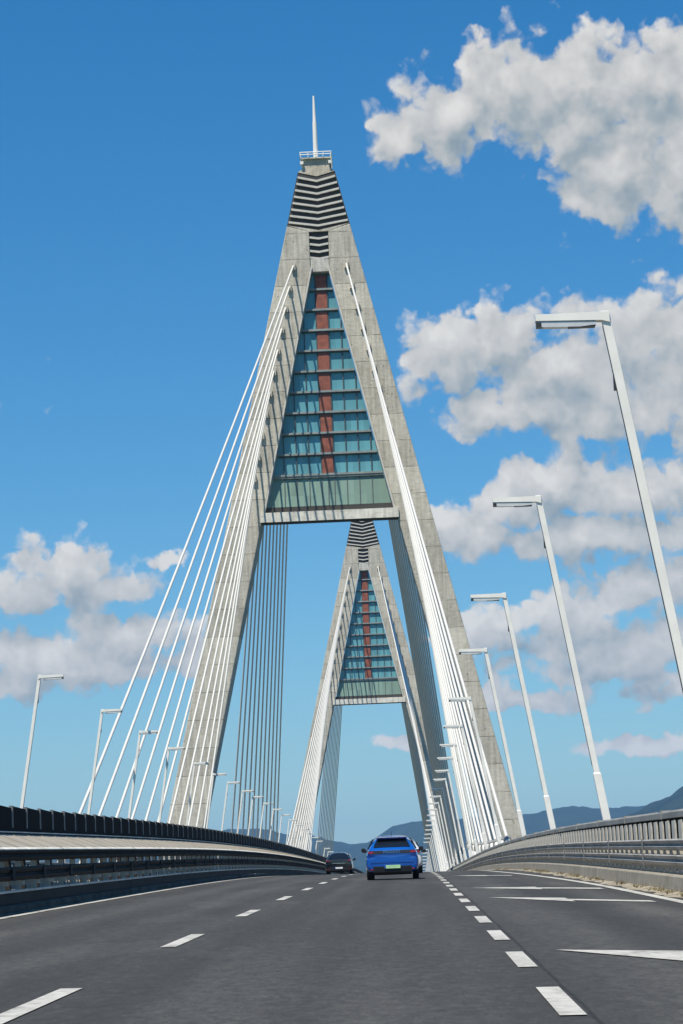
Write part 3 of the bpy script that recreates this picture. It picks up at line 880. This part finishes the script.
# ------------------------------------------------------------------ sky, clouds, sun
world = bpy.data.worlds.new('World'); scene.world = world; world.use_nodes = True
world.cycles.sampling_method = 'MANUAL'; world.cycles.sample_map_resolution = 128
nt = NT(world.node_tree); nt.n.clear()
EL, AZ = radians(63), radians(28)
sun_vec = Vector((-sin(AZ) * cos(EL), -cos(AZ) * cos(EL), sin(EL)))
sky = nt.new('ShaderNodeTexSky', sky_type='NISHITA'); sky.sun_disc = False
sky.sun_elevation = EL
sky.sun_rotation = math.atan2(sun_vec.x, sun_vec.y)
sky.altitude = 100; sky.air_density = 1.15; sky.dust_density = .25; sky.ozone_density = 3.0
BL = [(0.47, 17.5, 0.79, 0.55), (1.69, 17.98, 1.27, 1.02), (3.04, 18.49, 1.34, 1.16), (4.48, 18.62, 1.43, 1.11), (6.02, 18.45, 1.62, 1.2), (7.65, 18.2, 1.85, 1.39), (4.3, 17.56, 1.39, 0.97), (5.67, 16.67, 1.62, 1.2), (7.3, 16.44, 1.62, 1.39), (5.15, 15.92, 1.04, 0.79), (1.42, 12.42, 1.02, 1.02), (2.61, 12.76, 1.16, 1.02), (3.99, 12.06, 1.62, 1.16), (5.66, 12.58, 1.62, 1.06), (7.27, 12.35, 1.62, 1.53), (2.77, 11.3, 1.73, 0.55), (5.34, 11.11, 2.08, 0.79), (1.7, 8.53, 1.16, 0.65), (2.89, 9.05, 1.16, 0.79), (3.84, 9.4, 1.27, 0.79), (5.33, 9.04, 1.39, 0.79), (7.07, 9.16, 1.39, 0.83), (4.71, 8.27, 2.77, 0.55), (5.79, 6.99, 1.39, 0.69), (4.15, 6.52, 1.39, 0.55), (2.41, 6.38, 1.16, 0.37), (6.63, 5.75, 1.62, 0.6), (4.77, 5.21, 2.08, 0.51), (1.58, 6.0, 0.92, 0.28), (-7.73, 7.80, 1.30, 0.68), (-9.02, 7.45, 1.16, 0.6), (-6.6, 7.45, 0.8, 0.42), (-5.36, 8.1, 0.4, 0.18), (-8.36, 6.05, 2.08, 0.5), (-6.29, 6.38, 1.57, 0.51), (-9.06, 5.41, 1.62, 0.46), (-4.92, 5.79, 0.69, 0.32), (-0.23, 3.78, 0.51, 0.23), (5.35, 3.42, 1.39, 0.23),
      (4.6, 5.7, 2.6, .75), (6.6, 4.75, 1.6, .45), (-7.6, 5.6, 2.4, .3), (2.6, 4.6, 1.5, .3),
      (13, 16, 4, 2.2), (12, 9, 4, 1.6), (-15, 12, 4, 1.8), (-14, 7, 3, 1.2)]
# density as a node group of (azimuth, elevation) in degrees
grp = bpy.data.node_groups.new('cloud_density', 'ShaderNodeTree')
grp.interface.new_socket('P', in_out='INPUT', socket_type='NodeSocketVector')
grp.interface.new_socket('D', in_out='OUTPUT', socket_type='NodeSocketFloat')
grp.interface.new_socket('S', in_out='OUTPUT', socket_type='NodeSocketFloat')
g = NT(grp); gi = g.new('NodeGroupInput'); go = g.new('NodeGroupOutput')
P = gi.outputs[0]
n1 = g.noise(P, .75, 3, .5, 'Color')
warp = g.vmath('MULTIPLY', g.vmath('SUBTRACT', n1, (.5, .5, .5)), (.8, .45, 0))
n2 = g.noise(P, 2.6, 3, .5, 'Color')
warp2 = g.vmath('MULTIPLY', g.vmath('SUBTRACT', n2, (.5, .5, .5)), (.55, .5, 0))
Q = g.vmath('ADD', g.vmath('ADD', P, warp), warp2)
acc = None
for (u, v, a, b) in BL:
    d = g.vmath('MULTIPLY', g.vmath('SUBTRACT', Q, (u, v, 0)), (1 / (a * 1.55), 1 / (b * 1.48), 0))
    e = g.math('SUBTRACT', 1.0, g.vmath('LENGTH', d, out=1))
    acc = e if acc is None else g.math('SMOOTH_MAX', acc, e, .25)
vo = g.new('ShaderNodeTexVoronoi', feature='SMOOTH_F1'); g.l.new(Q, vo.inputs['Vector'])
vo.inputs['Scale'].default_value = 1.25; vo.inputs['Detail'].default_value = 2; vo.inputs['Roughness'].default_value = .55; vo.inputs['Smoothness'].default_value = .35
puff = g.math('MULTIPLY', g.math('SUBTRACT', .42, vo.outputs['Distance']), .60)
fb = g.noise(P, 1.35, 6, .52)
fbm = g.math('MULTIPLY', g.math('SUBTRACT', fb, .5), .85)
base = g.math('ADD', g.math('ADD', acc, puff), .27)
g.l.new(g.math('ADD', base, fbm), go.inputs[0])
lowf = g.math('MULTIPLY', g.math('SUBTRACT', g.noise(P, 1.5, 2, .5), .5), .9)
g.l.new(g.math('ADD', g.math('ADD', acc, g.math('MULTIPLY', puff, .9)), lowf), go.inputs[1])

tc = nt.new('ShaderNodeTexCoord').outputs['Generated']
nrm = nt.vmath('NORMALIZE', tc)
sp = nt.new('ShaderNodeSeparateXYZ'); nt.l.new(nrm, sp.inputs[0])
az = nt.math('MULTIPLY', nt.math('ARCTAN2', sp.outputs[0], sp.outputs[1]), 57.29578)
el = nt.math('MULTIPLY', nt.math('ARCSINE', sp.outputs[2]), 57.29578)
cb = nt.new('ShaderNodeCombineXYZ'); nt.l.new(az, cb.inputs[0]); nt.l.new(el, cb.inputs[1])
def dens(off):
    gn = nt.new('ShaderNodeGroup'); gn.node_tree = grp
    nt.l.new(nt.vmath('ADD', cb.outputs[0], off), gn.inputs[0]); return gn.outputs
o0 = dens((0, 0, 0)); o1 = dens((-.22, .62, 0)); d0 = o0[0]
cover = nt.maprange(d0, .12, .46, 0, 1, True)
lit1 = nt.math('SUBTRACT', o0[1], o1[1])
thick = nt.maprange(d0, .1, 1.0, 0, 1)
sh_ = nt.math('ADD', nt.math('MULTIPLY', lit1, .62), nt.math('MULTIPLY', nt.math('SUBTRACT', .45, d0), .20))
sh_ = nt.math('ADD', sh_, .50)
cc = nt.ramp(sh_, [(.0, (.30, .37, .41)), (.25, (.42, .47, .485)), (.48, (.58, .59, .575)), (.72, (.71, .70, .67)), (1.0, (.86, .84, .79))])  # sunlit tops and grey undersides are put into the cloud colour
hs = nt.new('ShaderNodeHueSaturation'); nt.l.new(nt.mix(1.0, sky.outputs[0], (.86, 1.09, 1.24), 'MULTIPLY'), hs.inputs['Color']); hs.inputs['Saturation'].default_value = 1.25; hs.inputs['Value'].default_value = 1.0
b1 = nt.new('ShaderNodeBackground'); nt.l.new(hs.outputs[0], b1.inputs[0]); b1.inputs[1].default_value = .078
b2 = nt.new('ShaderNodeBackground'); nt.l.new(cc, b2.inputs[0]); b2.inputs[1].default_value = .80
mx = nt.new('ShaderNodeMixShader'); nt.l.new(nt.math('MULTIPLY', cover, .96), mx.inputs[0]); nt.l.new(b1.outputs[0], mx.inputs[1]); nt.l.new(b2.outputs[0], mx.inputs[2])
wo = nt.new('ShaderNodeOutputWorld'); nt.l.new(mx.outputs[0], wo.inputs[0])

sl = bpy.data.lights.new('sun', 'SUN'); sl.energy = 5.0; sl.angle = radians(.53); sl.color = (1, .93, .80)
so = bpy.data.objects.new('sun', sl); link(so)
so.rotation_euler = (-sun_vec).to_track_quat('-Z', 'Y').to_euler()

# ------------------------------------------------------------------ camera
f_, pit, rol, yaw, h_ = 2479.49, .158432, .0394193, .0223473, 1.10871
cy, sy = cos(yaw), sin(yaw)
F0 = Vector((-sy, cy, 0)); R0 = Vector((cy, sy, 0)); U0 = Vector((0, 0, 1))
F = F0 * cos(pit) + U0 * sin(pit); U = U0 * cos(pit) - F0 * sin(pit)
R = R0 * cos(rol) - U * sin(rol); U2 = U * cos(rol) + R0 * sin(rol)
cam = bpy.data.cameras.new('camera'); co = bpy.data.objects.new('camera', cam); link(co)
mw = Matrix((R, U2, -F)).transposed().to_4x4(); mw.translation = Vector((CX + .0046, 0, h_))
co.matrix_world = mw
cam.sensor_fit = 'VERTICAL'; cam.sensor_height = 24; cam.sensor_width = 16; cam.lens = f_ * 24 / 1024
cam.clip_start = .5; cam.clip_end = 80000
scene.camera = co
scene.render.resolution_x, scene.render.resolution_y = 683, 1024
vs_ = scene.view_settings
vs_.view_transform = 'Standard'; vs_.look = 'None'; vs_.exposure = 0.25; vs_.gamma = 1; vs_.use_curve_mapping = False
